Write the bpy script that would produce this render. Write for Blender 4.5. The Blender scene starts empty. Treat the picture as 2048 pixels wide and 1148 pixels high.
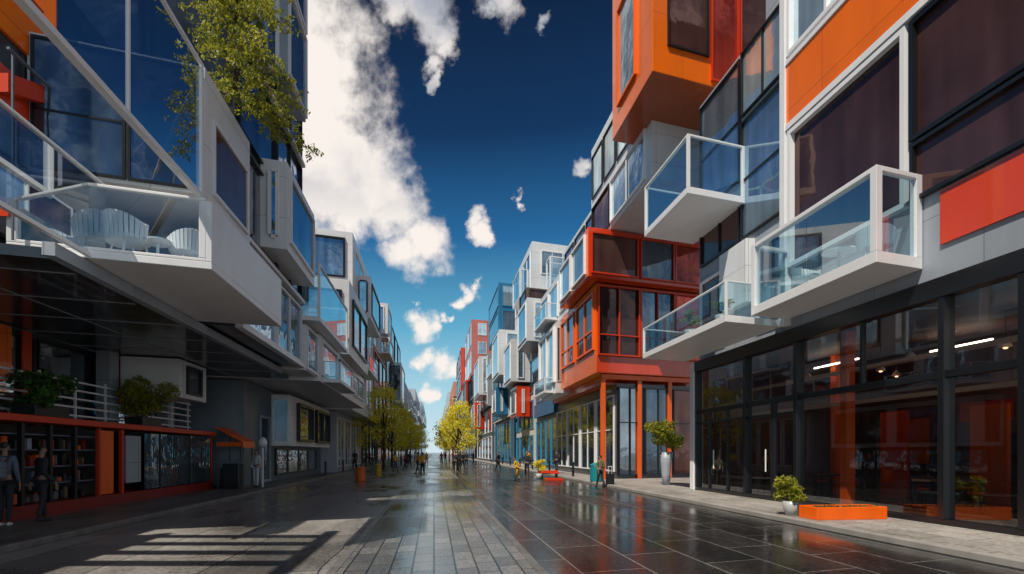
import bpy, bmesh, math, random
from mathutils import Vector
random.seed(7)
R=random.Random(11)
F=1100.0; CX=868.0; CY=905.0; CH=1.6; K=0.33
scene=bpy.context.scene; COL=scene.collection
origin={}
def at(px,py,Y): return Vector(((px-CX)/F*Y, Y, CH+(CY-py)/F*Y))
# ------------------------------------------------------------ helpers
def thing(name,label,cat,loc=(0,0,0),group=None):
    o=bpy.data.objects.new(name,None); COL.objects.link(o); o.location=loc
    o.empty_display_size=.2
    o['label']=label; o['category']=cat
    if group: o['group']=group
    origin[o.name]=Vector(loc); return o
def tag(o,label,cat,group=None):
    o['label']=label; o['category']=cat
    if group: o['group']=group
    return o
class MB:
    def __init__(s): s.v=[]; s.f=[]
    def hexa(s,p):
        n=len(s.v); s.v+= [tuple(q) for q in p]
        for f in ((0,1,3,2),(4,6,7,5),(0,4,5,1),(2,3,7,6),(0,2,6,4),(1,5,7,3)): s.f.append(tuple(n+i for i in f))
        return s
    def P(s,P,a0,a1,d0,d1,z0,z1):
        return s.hexa([P(a,d,z) for z in (z0,z1) for d in (d0,d1) for a in (a0,a1)])
    def box(s,x0,x1,y0,y1,z0,z1):
        return s.P(lambda a,d,z:(a,d,z),x0,x1,y0,y1,z0,z1)
    def quad(s,*p):
        n=len(s.v); s.v+=[tuple(q) for q in p]; s.f.append(tuple(range(n,n+len(p)))); return s
    def tube(s,p0,p1,r0,r1=None,n=8):
        r1=r0 if r1 is None else r1
        p0=Vector(p0);p1=Vector(p1); d=(p1-p0).normalized()
        u=d.orthogonal().normalized(); w=d.cross(u); b=len(s.v)
        for p,r in ((p0,r0),(p1,r1)):
            for i in range(n):
                t=2*math.pi*i/n; s.v.append(tuple(p+u*math.cos(t)*r+w*math.sin(t)*r))
        for i in range(n):
            j=(i+1)%n; s.f.append((b+i,b+j,b+n+j,b+n+i))
        s.f.append(tuple(b+i for i in range(n))[::-1]); s.f.append(tuple(b+n+i for i in range(n))); return s
    def lathe(s,c,prof,n=16):
        b=len(s.v); m=len(prof)
        for r,z in prof:
            for i in range(n):
                t=2*math.pi*i/n; s.v.append((c[0]+r*math.cos(t),c[1]+r*math.sin(t),c[2]+z))
        for k in range(m-1):
            for i in range(n):
                j=(i+1)%n; s.f.append((b+k*n+i,b+k*n+j,b+(k+1)*n+j,b+(k+1)*n+i))
        s.f.append(tuple(b+i for i in range(n))[::-1]); s.f.append(tuple(b+(m-1)*n+i for i in range(n))); return s
    def build(s,name,mat,parent=None,smooth=False,bevel=0,recalc=True):
        me=bpy.data.meshes.new(name)
        off=origin.get(parent.name,Vector((0,0,0))) if parent else Vector((0,0,0))
        me.from_pydata([tuple(Vector(q)-off) for q in s.v],[],s.f)
        if recalc:
            bm=bmesh.new(); bm.from_mesh(me); bmesh.ops.recalc_face_normals(bm,faces=bm.faces); bm.to_mesh(me); bm.free()
        me.materials.append(mat)
        if smooth:
            for p in me.polygons: p.use_smooth=True
        o=bpy.data.objects.new(name,me); COL.objects.link(o)
        if parent: o.parent=parent
        origin[o.name]=off
        if bevel:
            m=o.modifiers.new('bevel','BEVEL'); m.width=bevel; m.segments=2; m.limit_method='ANGLE'
        return o
def structure(o): o['kind']='structure'; return o
def copy_tree(o,parent=None):
    c=o.copy(); COL.objects.link(c); c.parent=parent
    for ch in [x for x in o.children]: copy_tree(ch,c)
    return c
def ST(s,W): return lambda a,d,z:(s*(W-d),a,z)
def CM(s,W,Y): return lambda a,d,z:(s*a,Y+K*s*(a-W)-d,z)
def VO(s,W): return lambda a,d,z:(s*a,d+K*s*(a-W),z)
# ------------------------------------------------------------ materials
def newmat(name):
    m=bpy.data.materials.new(name); m.use_nodes=True; nt=m.node_tree; nt.nodes.clear()
    out=nt.nodes.new('ShaderNodeOutputMaterial'); return m,nt,out
def N(nt,t,**k):
    n=nt.nodes.new(t)
    for a,b in k.items(): setattr(n,a,b)
    return n
def math_(nt,op,a,b=None,c=None,clamp=False):
    n=N(nt,'ShaderNodeMath',operation=op); n.use_clamp=clamp
    for i,x in enumerate((a,b,c)):
        if x is None: continue
        if isinstance(x,(int,float)): n.inputs[i].default_value=x
        else: nt.links.new(x,n.inputs[i])
    return n.outputs[0]
def mixc(nt,fac,a,b,mode='MIX'):
    n=N(nt,'ShaderNodeMix',data_type='RGBA',blend_type=mode)
    for i,x in ((0,fac),(6,a),(7,b)):
        if isinstance(x,(int,float)): n.inputs[i].default_value=x
        elif isinstance(x,tuple): n.inputs[i].default_value=(x[0],x[1],x[2],1)
        else: nt.links.new(x,n.inputs[i])
    return n.outputs[2]
def paint(name,c,rough=.4,panel=False,metal=0,var=.18,scale=1.2,coat=0,pw=2.6,ph=1.3):
    m,nt,out=newmat(name); b=N(nt,'ShaderNodeBsdfPrincipled')
    geo=N(nt,'ShaderNodeNewGeometry')
    nz=N(nt,'ShaderNodeTexNoise'); nz.inputs['Scale'].default_value=scale; nz.inputs['Detail'].default_value=6; nz.inputs['Roughness'].default_value=.65
    mp=N(nt,'ShaderNodeMapping'); mp.inputs['Scale'].default_value=(1,1,.35); nt.links.new(geo.outputs['Position'],mp.inputs[0])
    nt.links.new(mp.outputs[0],nz.inputs['Vector'])
    mr=N(nt,'ShaderNodeMapRange'); mr.inputs[1].default_value=.35; mr.inputs[2].default_value=.7; mr.inputs[3].default_value=1; mr.inputs[4].default_value=1-var
    nt.links.new(nz.outputs[0],mr.inputs[0])
    col=mixc(nt,1.0,(c[0],c[1],c[2]),mr.outputs[0],'MULTIPLY')
    if panel:
        sx=N(nt,'ShaderNodeSeparateXYZ'); nt.links.new(geo.outputs['Position'],sx.inputs[0])
        cb=N(nt,'ShaderNodeCombineXYZ'); nt.links.new(math_(nt,'ADD',sx.outputs[0],sx.outputs[1]),cb.inputs[0]); nt.links.new(sx.outputs[2],cb.inputs[1])
        br=N(nt,'ShaderNodeTexBrick'); br.offset=0; nt.links.new(cb.outputs[0],br.inputs['Vector'])
        br.inputs['Scale'].default_value=1; br.inputs['Mortar Size'].default_value=.008; br.inputs['Brick Width'].default_value=pw; br.inputs['Row Height'].default_value=ph
        br.inputs['Color1'].default_value=(1,1,1,1); br.inputs['Color2'].default_value=(.95,.95,.95,1); br.inputs['Mortar'].default_value=(.4,.4,.4,1)
        col=mixc(nt,1.0,col,br.outputs[0],'MULTIPLY')
    nt.links.new(col,b.inputs['Base Color'])
    rr=N(nt,'ShaderNodeMapRange'); rr.inputs[3].default_value=max(.05,rough-.1); rr.inputs[4].default_value=rough+.15; nt.links.new(nz.outputs[0],rr.inputs[0])
    nt.links.new(rr.outputs[0],b.inputs['Roughness'])
    b.inputs['Metallic'].default_value=metal; b.inputs['Coat Weight'].default_value=coat; b.inputs['Coat Roughness'].default_value=.05
    nt.links.new(b.outputs[0],out.inputs[0]); return m
def pane(name,c,metal=.55,rough=.03,lit=None):
    m,nt,out=newmat(name); b=N(nt,'ShaderNodeBsdfPrincipled'); geo=N(nt,'ShaderNodeNewGeometry'); oi=N(nt,'ShaderNodeObjectInfo')
    nz=N(nt,'ShaderNodeTexNoise'); nz.inputs['Scale'].default_value=.7; nz.inputs['Detail'].default_value=3
    nt.links.new(geo.outputs['Position'],nz.inputs['Vector'])
    mp=N(nt,'ShaderNodeMapping'); mp.inputs['Scale'].default_value=(2.2,2.2,.25); nt.links.new(geo.outputs['Position'],mp.inputs[0])
    nv=N(nt,'ShaderNodeTexNoise'); nv.inputs['Scale'].default_value=1.0; nv.inputs['Detail'].default_value=1; nt.links.new(mp.outputs[0],nv.inputs['Vector'])
    mr=N(nt,'ShaderNodeMapRange'); mr.inputs[1].default_value=.35; mr.inputs[2].default_value=.65; mr.inputs[3].default_value=.6; mr.inputs[4].default_value=1.2
    nt.links.new(math_(nt,'MULTIPLY',math_(nt,'ADD',nz.outputs[0],nv.outputs[0]),.5),mr.inputs[0])
    f=math_(nt,'MULTIPLY',mr.outputs[0],math_(nt,'ADD',math_(nt,'MULTIPLY',oi.outputs['Random'],.7),.55))
    col=mixc(nt,1.0,c,f,'MULTIPLY'); nt.links.new(col,b.inputs['Base Color'])
    b.inputs['Metallic'].default_value=metal; b.inputs['Roughness'].default_value=rough
    bp=N(nt,'ShaderNodeBump'); bp.inputs['Strength'].default_value=.06; bp.inputs['Distance'].default_value=.25; nt.links.new(nz.outputs[0],bp.inputs['Height']); nt.links.new(bp.outputs[0],b.inputs['Normal'])
    nt.links.new(b.outputs[0],out.inputs[0]); return m
def clear(name,tint,base=.08,gcol=(.9,.95,1)):
    m,nt,out=newmat(name)
    lw=N(nt,'ShaderNodeLayerWeight'); lw.inputs[0].default_value=.5
    fac=math_(nt,'ADD',math_(nt,'MULTIPLY',math_(nt,'POWER',lw.outputs['Facing'],3.0),1-base),base,clamp=True)
    tr=N(nt,'ShaderNodeBsdfTransparent'); tr.inputs[0].default_value=(*tint,1)
    gl=N(nt,'ShaderNodeBsdfGlossy'); gl.inputs[0].default_value=(*gcol,1); gl.inputs['Roughness'].default_value=.015
    mx=N(nt,'ShaderNodeMixShader'); nt.links.new(fac,mx.inputs[0]); nt.links.new(tr.outputs[0],mx.inputs[1]); nt.links.new(gl.outputs[0],mx.inputs[2])
    nt.links.new(mx.outputs[0],out.inputs[0]); return m
def leafmat(name,c1,c2,trans=.35):
    m,nt,out=newmat(name); geo=N(nt,'ShaderNodeNewGeometry')
    nz=N(nt,'ShaderNodeTexNoise'); nz.inputs['Scale'].default_value=1.7; nz.inputs['Detail'].default_value=3; nt.links.new(geo.outputs['Position'],nz.inputs['Vector'])
    f=math_(nt,'ADD',math_(nt,'MULTIPLY',geo.outputs['Random Per Island'],.5),math_(nt,'SUBTRACT',math_(nt,'MULTIPLY',nz.outputs[0],1.6),.5),clamp=True)
    col=mixc(nt,f,c1,c2)
    d=N(nt,'ShaderNodeBsdfPrincipled'); nt.links.new(col,d.inputs['Base Color']); d.inputs['Roughness'].default_value=.5
    t=N(nt,'ShaderNodeBsdfTranslucent'); nt.links.new(col,t.inputs[0])
    mx=N(nt,'ShaderNodeMixShader'); mx.inputs[0].default_value=trans; nt.links.new(d.outputs[0],mx.inputs[1]); nt.links.new(t.outputs[0],mx.inputs[2]); nt.links.new(mx.outputs[0],out.inputs[0]); return m
def emit(name,c,s):
    m,nt,out=newmat(name); e=N(nt,'ShaderNodeEmission'); e.inputs[0].default_value=(*c,1); e.inputs[1].default_value=s; nt.links.new(e.outputs[0],out.inputs[0]); return m
M=dict(
 white=paint('white_panel',(.76,.78,.81),.33,True,var=.12),
 whitef=paint('white_metal',(.80,.81,.84),.3,var=.08),
 lgrey=paint('light_grey_panel',(.34,.38,.44),.4,True),
 grey=paint('grey_panel',(.11,.14,.18),.35,True),
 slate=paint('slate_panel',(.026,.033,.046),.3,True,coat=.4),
 dark=paint('black_metal',(.010,.011,.014),.3),
 orange=paint('orange_panel',(.95,.17,.003),.22,True,coat=.35,var=.12,pw=3.1,ph=2.3),
 orangef=paint('orange_metal',(.90,.13,.003),.3),
 red=paint('red_panel',(.74,.055,.008),.22,True,coat=.5,var=.14,pw=3.1,ph=2.3),
 redf=paint('red_metal',(.64,.045,.008),.3),
 deepred=paint('deep_red_metal',(.22,.012,.01),.35),
 pink=paint('pink_panel',(.58,.19,.16),.4,True),
 blue=paint('blue_panel',(.03,.18,.36),.35,True),
 bluef=paint('blue_metal',(.04,.25,.43),.3),
 beige=paint('beige_panel',(.40,.36,.32),.45,True),
 brown=paint('brown_panel',(.16,.10,.08),.4,True),
 haze=paint('haze_tinted_panel',(.58,.66,.74),.6,True),  # distance haze tinted into the panel colour
 hazer=paint('haze_tinted_red_panel',(.70,.30,.2),.6,True),  # red panel, lightened in its colour to suggest distance haze
 kerb=paint('kerb_stone',(.36,.345,.33),.55,var=.35),
 chan=paint('channel_stone',(.17,.165,.16),.4,var=.5,scale=3),
 teal=paint('teal_metal',(.01,.22,.26),.35),
 yellow=paint('yellow_metal',(.75,.42,.01),.4),
 wood=paint('bark',(.09,.06,.04),.8,var=.5,scale=8),
 pot=paint('pot_glaze',(.45,.46,.46),.3),
 soil=paint('soil',(.03,.02,.015),.9),
 skin=paint('skin',(.30,.17,.12),.5), hair=paint('hair',(.02,.015,.012),.5),
 cwhite=paint('white_cloth',(.6,.6,.62),.8), cdark=paint('dark_cloth',(.02,.022,.03),.8), cblue=paint('grey_blue_cloth',(.10,.13,.19),.8),
 cyel=paint('yellow_cloth',(.75,.42,.02),.8), cgreen=paint('olive_cloth',(.16,.16,.08),.8), cred=paint('red_cloth',(.45,.04,.03),.8),
 p_blue=pane('blue_glass',(.32,.46,.60),.8), p_dark=pane('dark_glass',(.13,.18,.24),.7), p_mauve=pane('mauve_glass',(.15,.07,.065),.5),
 p_red=pane('red_glass',(.50,.06,.04),.5), p_pale=pane('pale_glass',(.66,.84,.93),.7,.05), p_mir=pane('mirror_glass',(.42,.48,.56),.95,.012),
 g_clear=clear('clear_glass',(.78,.88,.92),.12), g_blue=clear('blue_clear_glass',(.60,.82,.90),.24,(.85,.95,1)), g_shop=clear('shop_glass',(.66,.63,.63),.10),
 g_tint=clear('tinted_glass',(.22,.28,.36),.55,(.85,.93,1)),
 inwall=paint('interior_wall',(.22,.085,.06),.6,var=.7), infloor=paint('interior_floor',(.12,.08,.06),.25), inceil=paint('interior_ceiling',(.12,.08,.07),.6), beam=paint('interior_beam',(.80,.60,.44),.5),
 lamp=emit('lamp_glow',(1,.80,.60),13), bulb=emit('bulb_glow',(1,.55,.30),4),
 l_yel=leafmat('yellow_leaves',(.66,.60,.03),(1.0,.88,.08),.5), l_grn=leafmat('green_leaves',(.02,.07,.015),(.09,.20,.04)), l_mid=leafmat('olive_leaves',(.06,.11,.012),(.50,.48,.05),.5),
)
# ------------------------------------------------------------ building pieces
def window(par,P,a0,a1,z0,z1,nu=1,nv=1,fm='dark',gm='p_blue',fw=.08,out=.09,name='window',split=None):
    b=MB()
    b.P(P,a0,a1,0,out,z1-fw,z1); b.P(P,a0,a1,0,out,z0,z0+fw)
    b.P(P,a0,a0+fw,0,out,z0+fw,z1-fw); b.P(P,a1-fw,a1,0,out,z0+fw,z1-fw)
    for i in range(1,nu):
        a=a0+(a1-a0)*i/nu; b.P(P,a-fw*.4,a+fw*.4,0,out*.8,z0+fw,z1-fw)
    vs=[z0+(z1-z0)*i/nv for i in range(1,nv)] if split is None else [z0+(z1-z0)*split]
    for z in vs: b.P(P,a0+fw,a1-fw,0,out*.7,z-fw*.4,z+fw*.4)
    w=b.build(name,M[fm],par)
    q=MB(); d=.02; e=fw*.5
    q.quad(P(a0+e,d,z0+e),P(a1-e,d,z0+e),P(a1-e,d,z1-e),P(a0+e,d,z1-e)); q.build('pane',M[gm],w,recalc=False)
    return w
def wgrid(par,P,a0,a1,z0,z1,cols,rows,gx=.35,gz=.5,fm='dark',gm='p_blue',rnd=0,**k):
    ca=(a1-a0)/cols; cz=(z1-z0)/rows
    for i in range(cols):
        for j in range(rows):
            if rnd and R.random()<rnd: continue
            g=gm if isinstance(gm,str) else R.choice(gm)
            window(par,P,a0+i*ca+gx/2,a0+(i+1)*ca-gx/2,z0+j*cz+gz/2,z0+(j+1)*cz-gz/2,fm=fm,gm=g,**k)
def panel(par,P,a0,a1,z0,z1,mat,out=.05,name='panel',d0=0):
    return MB().P(P,a0,a1,d0,out,z0,z1).build(name,M[mat],par)
def volume(par,s,W,Wb,y0,y1,z0,z1,mat,name='wall',bevel=0):
    return MB().P(VO(s,W),W,Wb,y0,y1,z0,z1).build(name,M[mat],par,bevel=bevel)
def balcony(par,s,W,Wb,y0,y1,z0,z1,mat='whitef',glass='g_clear',solid=False,slab=.16,pw=.09,far=True,nm=1,name='balcony'):
    V=VO(s,W); b=MB(); b.P(V,W,Wb,y0,y1,z0,z0+slab)
    t=z0+slab
    b.P(V,W,W+pw,y0,y0+pw,t,z1); b.P(V,W,W+pw,y1-pw,y1,t,z1)
    b.P(V,Wb-pw,Wb,y0,y0+pw,t,z1)
    if solid: b.P(V,W,W+pw,y0+pw,y1-pw,t,z1)
    else: b.P(V,W,W+pw,y0+pw,y1-pw,z1-pw*.6,z1)
    b.P(V,W+pw,Wb-pw,y0,y0+pw*.8,z1-pw*.6,z1)
    if far: b.P(V,W+pw,Wb-.01,y1-pw*.8,y1,z1-pw*.6,z1)
    o=b.build(name,M[mat],par,bevel=.008 if y0<30 else 0)
    if not solid:
        for i in range(nm):
            ya=y0+pw+(y1-y0-2*pw)*i/nm; yb=y0+pw+(y1-y0-2*pw)*(i+1)/nm-.02
            MB().quad(V(W+pw*.5,ya,t),V(W+pw*.5,yb,t),V(W+pw*.5,yb,z1-pw*.5),V(W+pw*.5,ya,z1-pw*.5)).build('glass_panel',M[glass],o,recalc=False)
    MB().quad(V(W+pw,y0+pw*.4,t),V(Wb-pw,y0+pw*.4,t),V(Wb-pw,y0+pw*.4,z1-pw*.5),V(W+pw,y0+pw*.4,z1-pw*.5)).build('glass_panel',M[glass],o,recalc=False)
    if far: MB().quad(V(W+pw,y1-pw*.4,t),V(Wb,y1-pw*.4,t),V(Wb,y1-pw*.4,z1-pw*.5),V(W+pw,y1-pw*.4,z1-pw*.5)).build('glass_panel',M[glass],o,recalc=False)
    return o
def block(par,s,W,Wb,y0,y1,z0,z1,mat,fm='dark',gm='p_blue',sc=2,sr=1,cc=1,cr=1,name='wall',gx=.4,gz=.7,nu=1,cgm=None,fw=.1):
    o=volume(par,s,W,Wb,y0,y1,z0,z1,mat,name)
    if sc: wgrid(par,ST(s,W),y0,y1,z0,z1,sc,sr,gx,gz,fm,gm,nu=nu,fw=fw)
    if cc: wgrid(par,CM(s,W,y0),W+.2,Wb-.2,z0,z1,cc,cr,gx,gz,fm,cgm or gm,nu=nu,fw=fw)
    return o
# ============================================================ GROUND
def brickmat(name,c1,c2,mortar,bw,rh,ms,shear=K,r0=.12,r1=.5,nscale=.35,offset=.5,bump=.3,w0=.44,w1=.58,dk=.45,wb=0.0):
    m,nt,out=newmat(name); b=N(nt,'ShaderNodeBsdfPrincipled'); geo=N(nt,'ShaderNodeNewGeometry')
    sx=N(nt,'ShaderNodeSeparateXYZ'); nt.links.new(geo.outputs['Position'],sx.inputs[0])
    n0=N(nt,'ShaderNodeTexNoise'); n0.inputs['Scale'].default_value=.5; nt.links.new(geo.outputs['Position'],n0.inputs['Vector'])
    wob=math_(nt,'MULTIPLY',math_(nt,'SUBTRACT',n0.outputs[0],.5),wb)
    yy=math_(nt,'ADD',math_(nt,'SUBTRACT',sx.outputs[1],math_(nt,'MULTIPLY',sx.outputs[0],shear)),wob)
    xx=math_(nt,'ADD',sx.outputs[0],wob)
    cb=N(nt,'ShaderNodeCombineXYZ')
    nt.links.new(yy,cb.inputs[0]); nt.links.new(xx,cb.inputs[1])
    br=N(nt,'ShaderNodeTexBrick'); br.offset=offset; nt.links.new(cb.outputs[0],br.inputs['Vector'])
    for k,v in (('Scale',1),('Mortar Size',ms),('Brick Width',bw),('Row Height',rh),('Mortar Smooth',.2),('Bias',-.1)): br.inputs[k].default_value=v
    br.inputs['Color1'].default_value=(*c1,1); br.inputs['Color2'].default_value=(*c2,1); br.inputs['Mortar'].default_value=(*mortar,1)
    mp=N(nt,'ShaderNodeMapping'); mp.inputs['Scale'].default_value=(1,.4,1); nt.links.new(geo.outputs['Position'],mp.inputs[0])
    nz=N(nt,'ShaderNodeTexNoise'); nz.inputs['Scale'].default_value=nscale; nz.inputs['Detail'].default_value=7; nz.inputs['Roughness'].default_value=.6; nt.links.new(mp.outputs[0],nz.inputs['Vector'])
    n2=N(nt,'ShaderNodeTexNoise'); n2.inputs['Scale'].default_value=14; n2.inputs['Detail'].default_value=8; nt.links.new(geo.outputs['Position'],n2.inputs['Vector'])
    wet=N(nt,'ShaderNodeMapRange'); wet.inputs[1].default_value=w0; wet.inputs[2].default_value=w1; nt.links.new(nz.outputs[0],wet.inputs[0])
    grain=N(nt,'ShaderNodeMapRange'); grain.inputs[1].default_value=.3; grain.inputs[2].default_value=.7; grain.inputs[3].default_value=.6; grain.inputs[4].default_value=1.2; nt.links.new(n2.outputs[0],grain.inputs[0])
    col=mixc(nt,1.0,br.outputs[0],grain.outputs[0],'MULTIPLY')
    wf=N(nt,'ShaderNodeMapRange'); wf.inputs[3].default_value=dk; wf.inputs[4].default_value=1.1; nt.links.new(wet.outputs[0],wf.inputs[0])
    col=mixc(nt,1.0,col,wf.outputs[0],'MULTIPLY'); nt.links.new(col,b.inputs['Base Color'])
    rr=N(nt,'ShaderNodeMapRange'); rr.inputs[3].default_value=r0; rr.inputs[4].default_value=r1; nt.links.new(wet.outputs[0],rr.inputs[0])
    ro=math_(nt,'ADD',rr.outputs[0],math_(nt,'MULTIPLY',math_(nt,'SUBTRACT',n2.outputs[0],.5),.25),clamp=True); nt.links.new(ro,b.inputs['Roughness'])
    h=math_(nt,'ADD',math_(nt,'MULTIPLY',br.outputs['Fac'],-1.0),math_(nt,'MULTIPLY',n2.outputs[0],.45))
    bp=N(nt,'ShaderNodeBump'); bp.inputs['Strength'].default_value=bump; bp.inputs['Distance'].default_value=.014; nt.links.new(h,bp.inputs['Height']); nt.links.new(bp.outputs[0],b.inputs['Normal'])
    nt.links.new(b.outputs[0],out.inputs[0]); return m
m_strip=brickmat('strip_pavers',(.14,.145,.15),(.27,.27,.27),(.012,.012,.012),.62,.30,.014,r0=.10,r1=.38,w0=.38,w1=.64,dk=.55)
m_right=brickmat('dark_wet_slabs',(.020,.019,.020),(.055,.052,.05),(.26,.25,.235),1.9,.98,.013,r0=.06,r1=.32,nscale=.6,w0=.36,w1=.64,bump=.35,dk=.55)
m_left=brickmat('pale_worn_slabs',(.23,.22,.21),(.34,.325,.31),(.045,.042,.04),3.2,1.55,.014,r0=.14,r1=.46,nscale=.45,w0=.38,w1=.60,dk=.5,wb=.15)
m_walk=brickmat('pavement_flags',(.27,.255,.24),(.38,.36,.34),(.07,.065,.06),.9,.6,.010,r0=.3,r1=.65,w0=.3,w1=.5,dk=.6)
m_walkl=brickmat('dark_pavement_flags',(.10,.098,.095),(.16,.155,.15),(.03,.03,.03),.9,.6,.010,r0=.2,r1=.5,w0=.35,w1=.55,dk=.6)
m_gnd=brickmat('open_ground',(.2,.2,.2),(.24,.23,.22),(.1,.1,.1),4,4,.02)
def sheet(name,x0,x1,y0,y1,z,mat):
    return structure(MB().quad((x0,y0,z),(x1,y0,z),(x1,y1,z),(x0,y1,z)).build(name,mat,recalc=False))
sheet('ground',-1500,1500,-300,3000,-.006,m_gnd)
sheet('road_left_lane',-6.8,-1.42,-30,700,0,m_left)
sheet('road_centre_strip',-1.30,1.38,-30,700,0.004,m_strip)
sheet('road_right_lane',1.50,8.0,-30,700,0,m_right)
for x0,x1 in ((-1.42,-1.30),(1.38,1.50)):
    structure(MB().box(x0,x1,-30,700,-.005,.012).build('drainage_channel',M['chan']))
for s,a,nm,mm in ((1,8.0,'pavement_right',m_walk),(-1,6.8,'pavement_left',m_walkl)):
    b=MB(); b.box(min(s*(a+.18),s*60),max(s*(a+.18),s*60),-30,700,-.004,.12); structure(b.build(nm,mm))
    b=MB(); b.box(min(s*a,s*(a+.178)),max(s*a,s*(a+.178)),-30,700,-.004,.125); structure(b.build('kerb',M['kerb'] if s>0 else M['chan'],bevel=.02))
# ============================================================ RIGHT NEAR BUILDING
A=thing('apartment_building','large orange banded apartment block over a black framed glass shopfront, nearest on the right','building',(10.4,14,.12))
S=ST(1,10.4)
volume(A,1,10.4,18,6.5,16.25,5.2,21,'lgrey')
b=MB(); b.box(10.65,17.5,6.5,22,.125,.16); b.build('interior_floor',M['infloor'],A)
b=MB(); b.box(10.7,17.5,6.5,22,4.95,5.19); b.build('interior_ceiling',M['inceil'],A)
b=MB(); b.box(17.3,17.6,6.5,22.2,.16,4.95); b.box(10.7,17.3,21.9,22.2,.16,4.95); b.build('interior_wall',M['inwall'],A)
ys=[6.5,8.4,9.7,11.25,15.8,18.4,21.8]
b=MB()
b.P(S,6.5,22,-.25,.06,4.78,5.195)
b.P(S,6.5,22,-.2,.03,.12,.24)
for y in ys: b.P(S,y-.07,y+.07,-.2,.04,.24,4.78)
for i in range(len(ys)-1): b.P(S,ys[i]+.07,ys[i+1]-.07,-.16,.0,3.12,3.28)
for y in (16.9,17.0,19.6,20.9): b.P(S,y-.035,y+.035,-.14,-.02,.24,3.12)
b.P(S,13.4,13.47,-.14,-.02,3.28,4.78)
b.P(S,15.87,18.33,-.15,-.01,2.72,2.8); b.P(S,18.47,21.73,-.15,-.01,2.72,2.8)
b.build('shopfront_frame',M['dark'],A,bevel=.01)
for i in range(len(ys)-1):
    for z0,z1 in ((.24,3.12),(3.28,4.78)):
        MB().quad(S(ys[i]+.07,-.08,z0),S(ys[i+1]-.07,-.08,z0),S(ys[i+1]-.07,-.08,z1),S(ys[i]+.07,-.08,z1)).build('shop_pane',M['g_shop'],A,recalc=False)
MB().P(S,21.85,22.15,-.3,.1,.12,5.19).build('corner_column',M['whitef'],A,bevel=.015)
for y in (17.2,20.4): MB().tube(S(y,.03,1.0),S(y,.03,1.7),.02).build('door_handle',M['whitef'],A)
for x,y in ((11.5,15.3),(13.5,12.2),(13.9,19.0)):
    b=MB(); b.box(x-.12,x+.12,y-.12,y+.12,.16,4.95); b.build('column',M['orangef'],A)
for z,x in ((3.05,12.6),(3.95,12.2),(4.4,14.6)):
    b=MB(); b.box(x,x+.12,6.5,21.9,z,z+.11); b.build('beam',M['beam'],A)
for y0,y1,x in ((10.8,12.2,13.0),(14.4,16.2,14.6),(8.4,9.8,12.6),(17.4,19.4,13.4),(12.2,14.2,15.8)):
    b=MB(); b.box(x,x+.05,y0,y1,4.55,4.59); b.build('ceiling_light',M['lamp'],A)
for y0,y1,z0,z1,mt in ((12.6,14.4,1.3,3.0,'l_grn'),(16.4,18,1.4,3.2,'redf'),(9.6,11,1.2,2.8,'orangef'),(19.2,20.4,1.2,2.8,'orangef'),(7,8.4,1.3,3.1,'l_yel')):
    MB().box(17.22,17.29,y0,y1,z0,z1).build('wall_picture',M[mt],A)
for y in (8.5,11,13,15.2,17.4,19.6):
    b=MB()
    for z in (.9,1.5,2.1): b.box(15.6,16.1,y-.9,y-.25,z,z+.04)
    b.box(15.6,16.1,y-.95,y-.9,.16,2.5); b.box(15.6,16.1,y-.25,y-.2,.16,2.5); b.build('shelf',M['brown'],A)
    for z in (.94,1.54,2.14):
        for k in range(3):
            c=R.choice(['orangef','redf','beam','teal','whitef']); yy=y-.85+k*.2
            g={'orangef':'orange','redf':'red','beam':'beige','teal':'teal','whitef':'white'}[c]
            o=MB().lathe((15.8,yy,z),[(.06,0),(.08,.08),(.05,.16+R.random()*.1),(.03,.3)],10).build('shelf_jar',M[c])
            tag(o,g+' jar on the dark shelves inside the shopfront','jar',g+' jars on the shop shelves')
for x,y,mt in ((14.6,10.2,'redf'),(15.0,14.4,'orangef'),(14.6,17.0,'redf'),(13.8,8.0,'brown')): MB().box(x,x+.1,y,y+1.0,.16,2.9).build('red_partition',M[mt],A)
MB().box(13.2,13.9,9.2,12.4,.16,1.15).build('counter',M['brown'],A,bevel=.02)
panel(A,S,6.6,11.25,5.85,6.95,'red',.05)
panel(A,S,6.55,16.2,10.95,11.12,'whitef',.18,'ledge')
panel(A,S,6.55,16.2,11.12,12.85,'orange',.14)
panel(A,S,6.55,16.2,12.85,12.98,'whitef',.18,'ledge')
window(A,S,11.98,15.95,6.95,10.9,1,1,'whitef','p_mauve',.12,.16)
window(A,S,9.35,11.9,8.3,10.9,1,1,'dark','p_mauve',.1,.14)
window(A,S,9.35,11.9,7.0,8.25,1,1,'dark','p_mauve',.08,.12)
window(A,S,6.7,9.25,7.0,10.9,1,2,'dark','p_mauve',.1,.14)
window(A,S,12.9,16.0,13.1,16.4,2,1,'whitef','p_pale',.12,.16)
window(A,S,9.4,12.7,13.1,16.4,1,1,'dark','p_blue',.12,.16)
window(A,S,6.6,9.2,13.1,16.4,1,1,'whitef','p_dark',.12,.16)
panel(A,S,16.02,16.24,5.3,17,'whitef',.2,'corner_trim')
volume(A,1,10.62,18,16.3,22,5.2,15.4,'lgrey'); volume(A,1,10.62,18,16.3,17.6,15.4,22,'lgrey')
S2=ST(1,10.62)
window(A,S2,16.5,18.9,8.9,12.9,1,2,'dark','p_blue',.06,.1); window(A,S2,19.0,21.8,8.9,10.3,2,1,'dark','p_mauve',.08,.1)
window(A,S2,16.5,18.9,13.1,15.3,2,1,'dark','p_pale',.06,.1); window(A,S2,19.0,21.8,11.0,15.2,1,2,'dark','p_blue',.06,.1)
window(A,S2,16.4,17.5,17.2,21.5,1,1,'redf','p_red',.08,.12)
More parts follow.
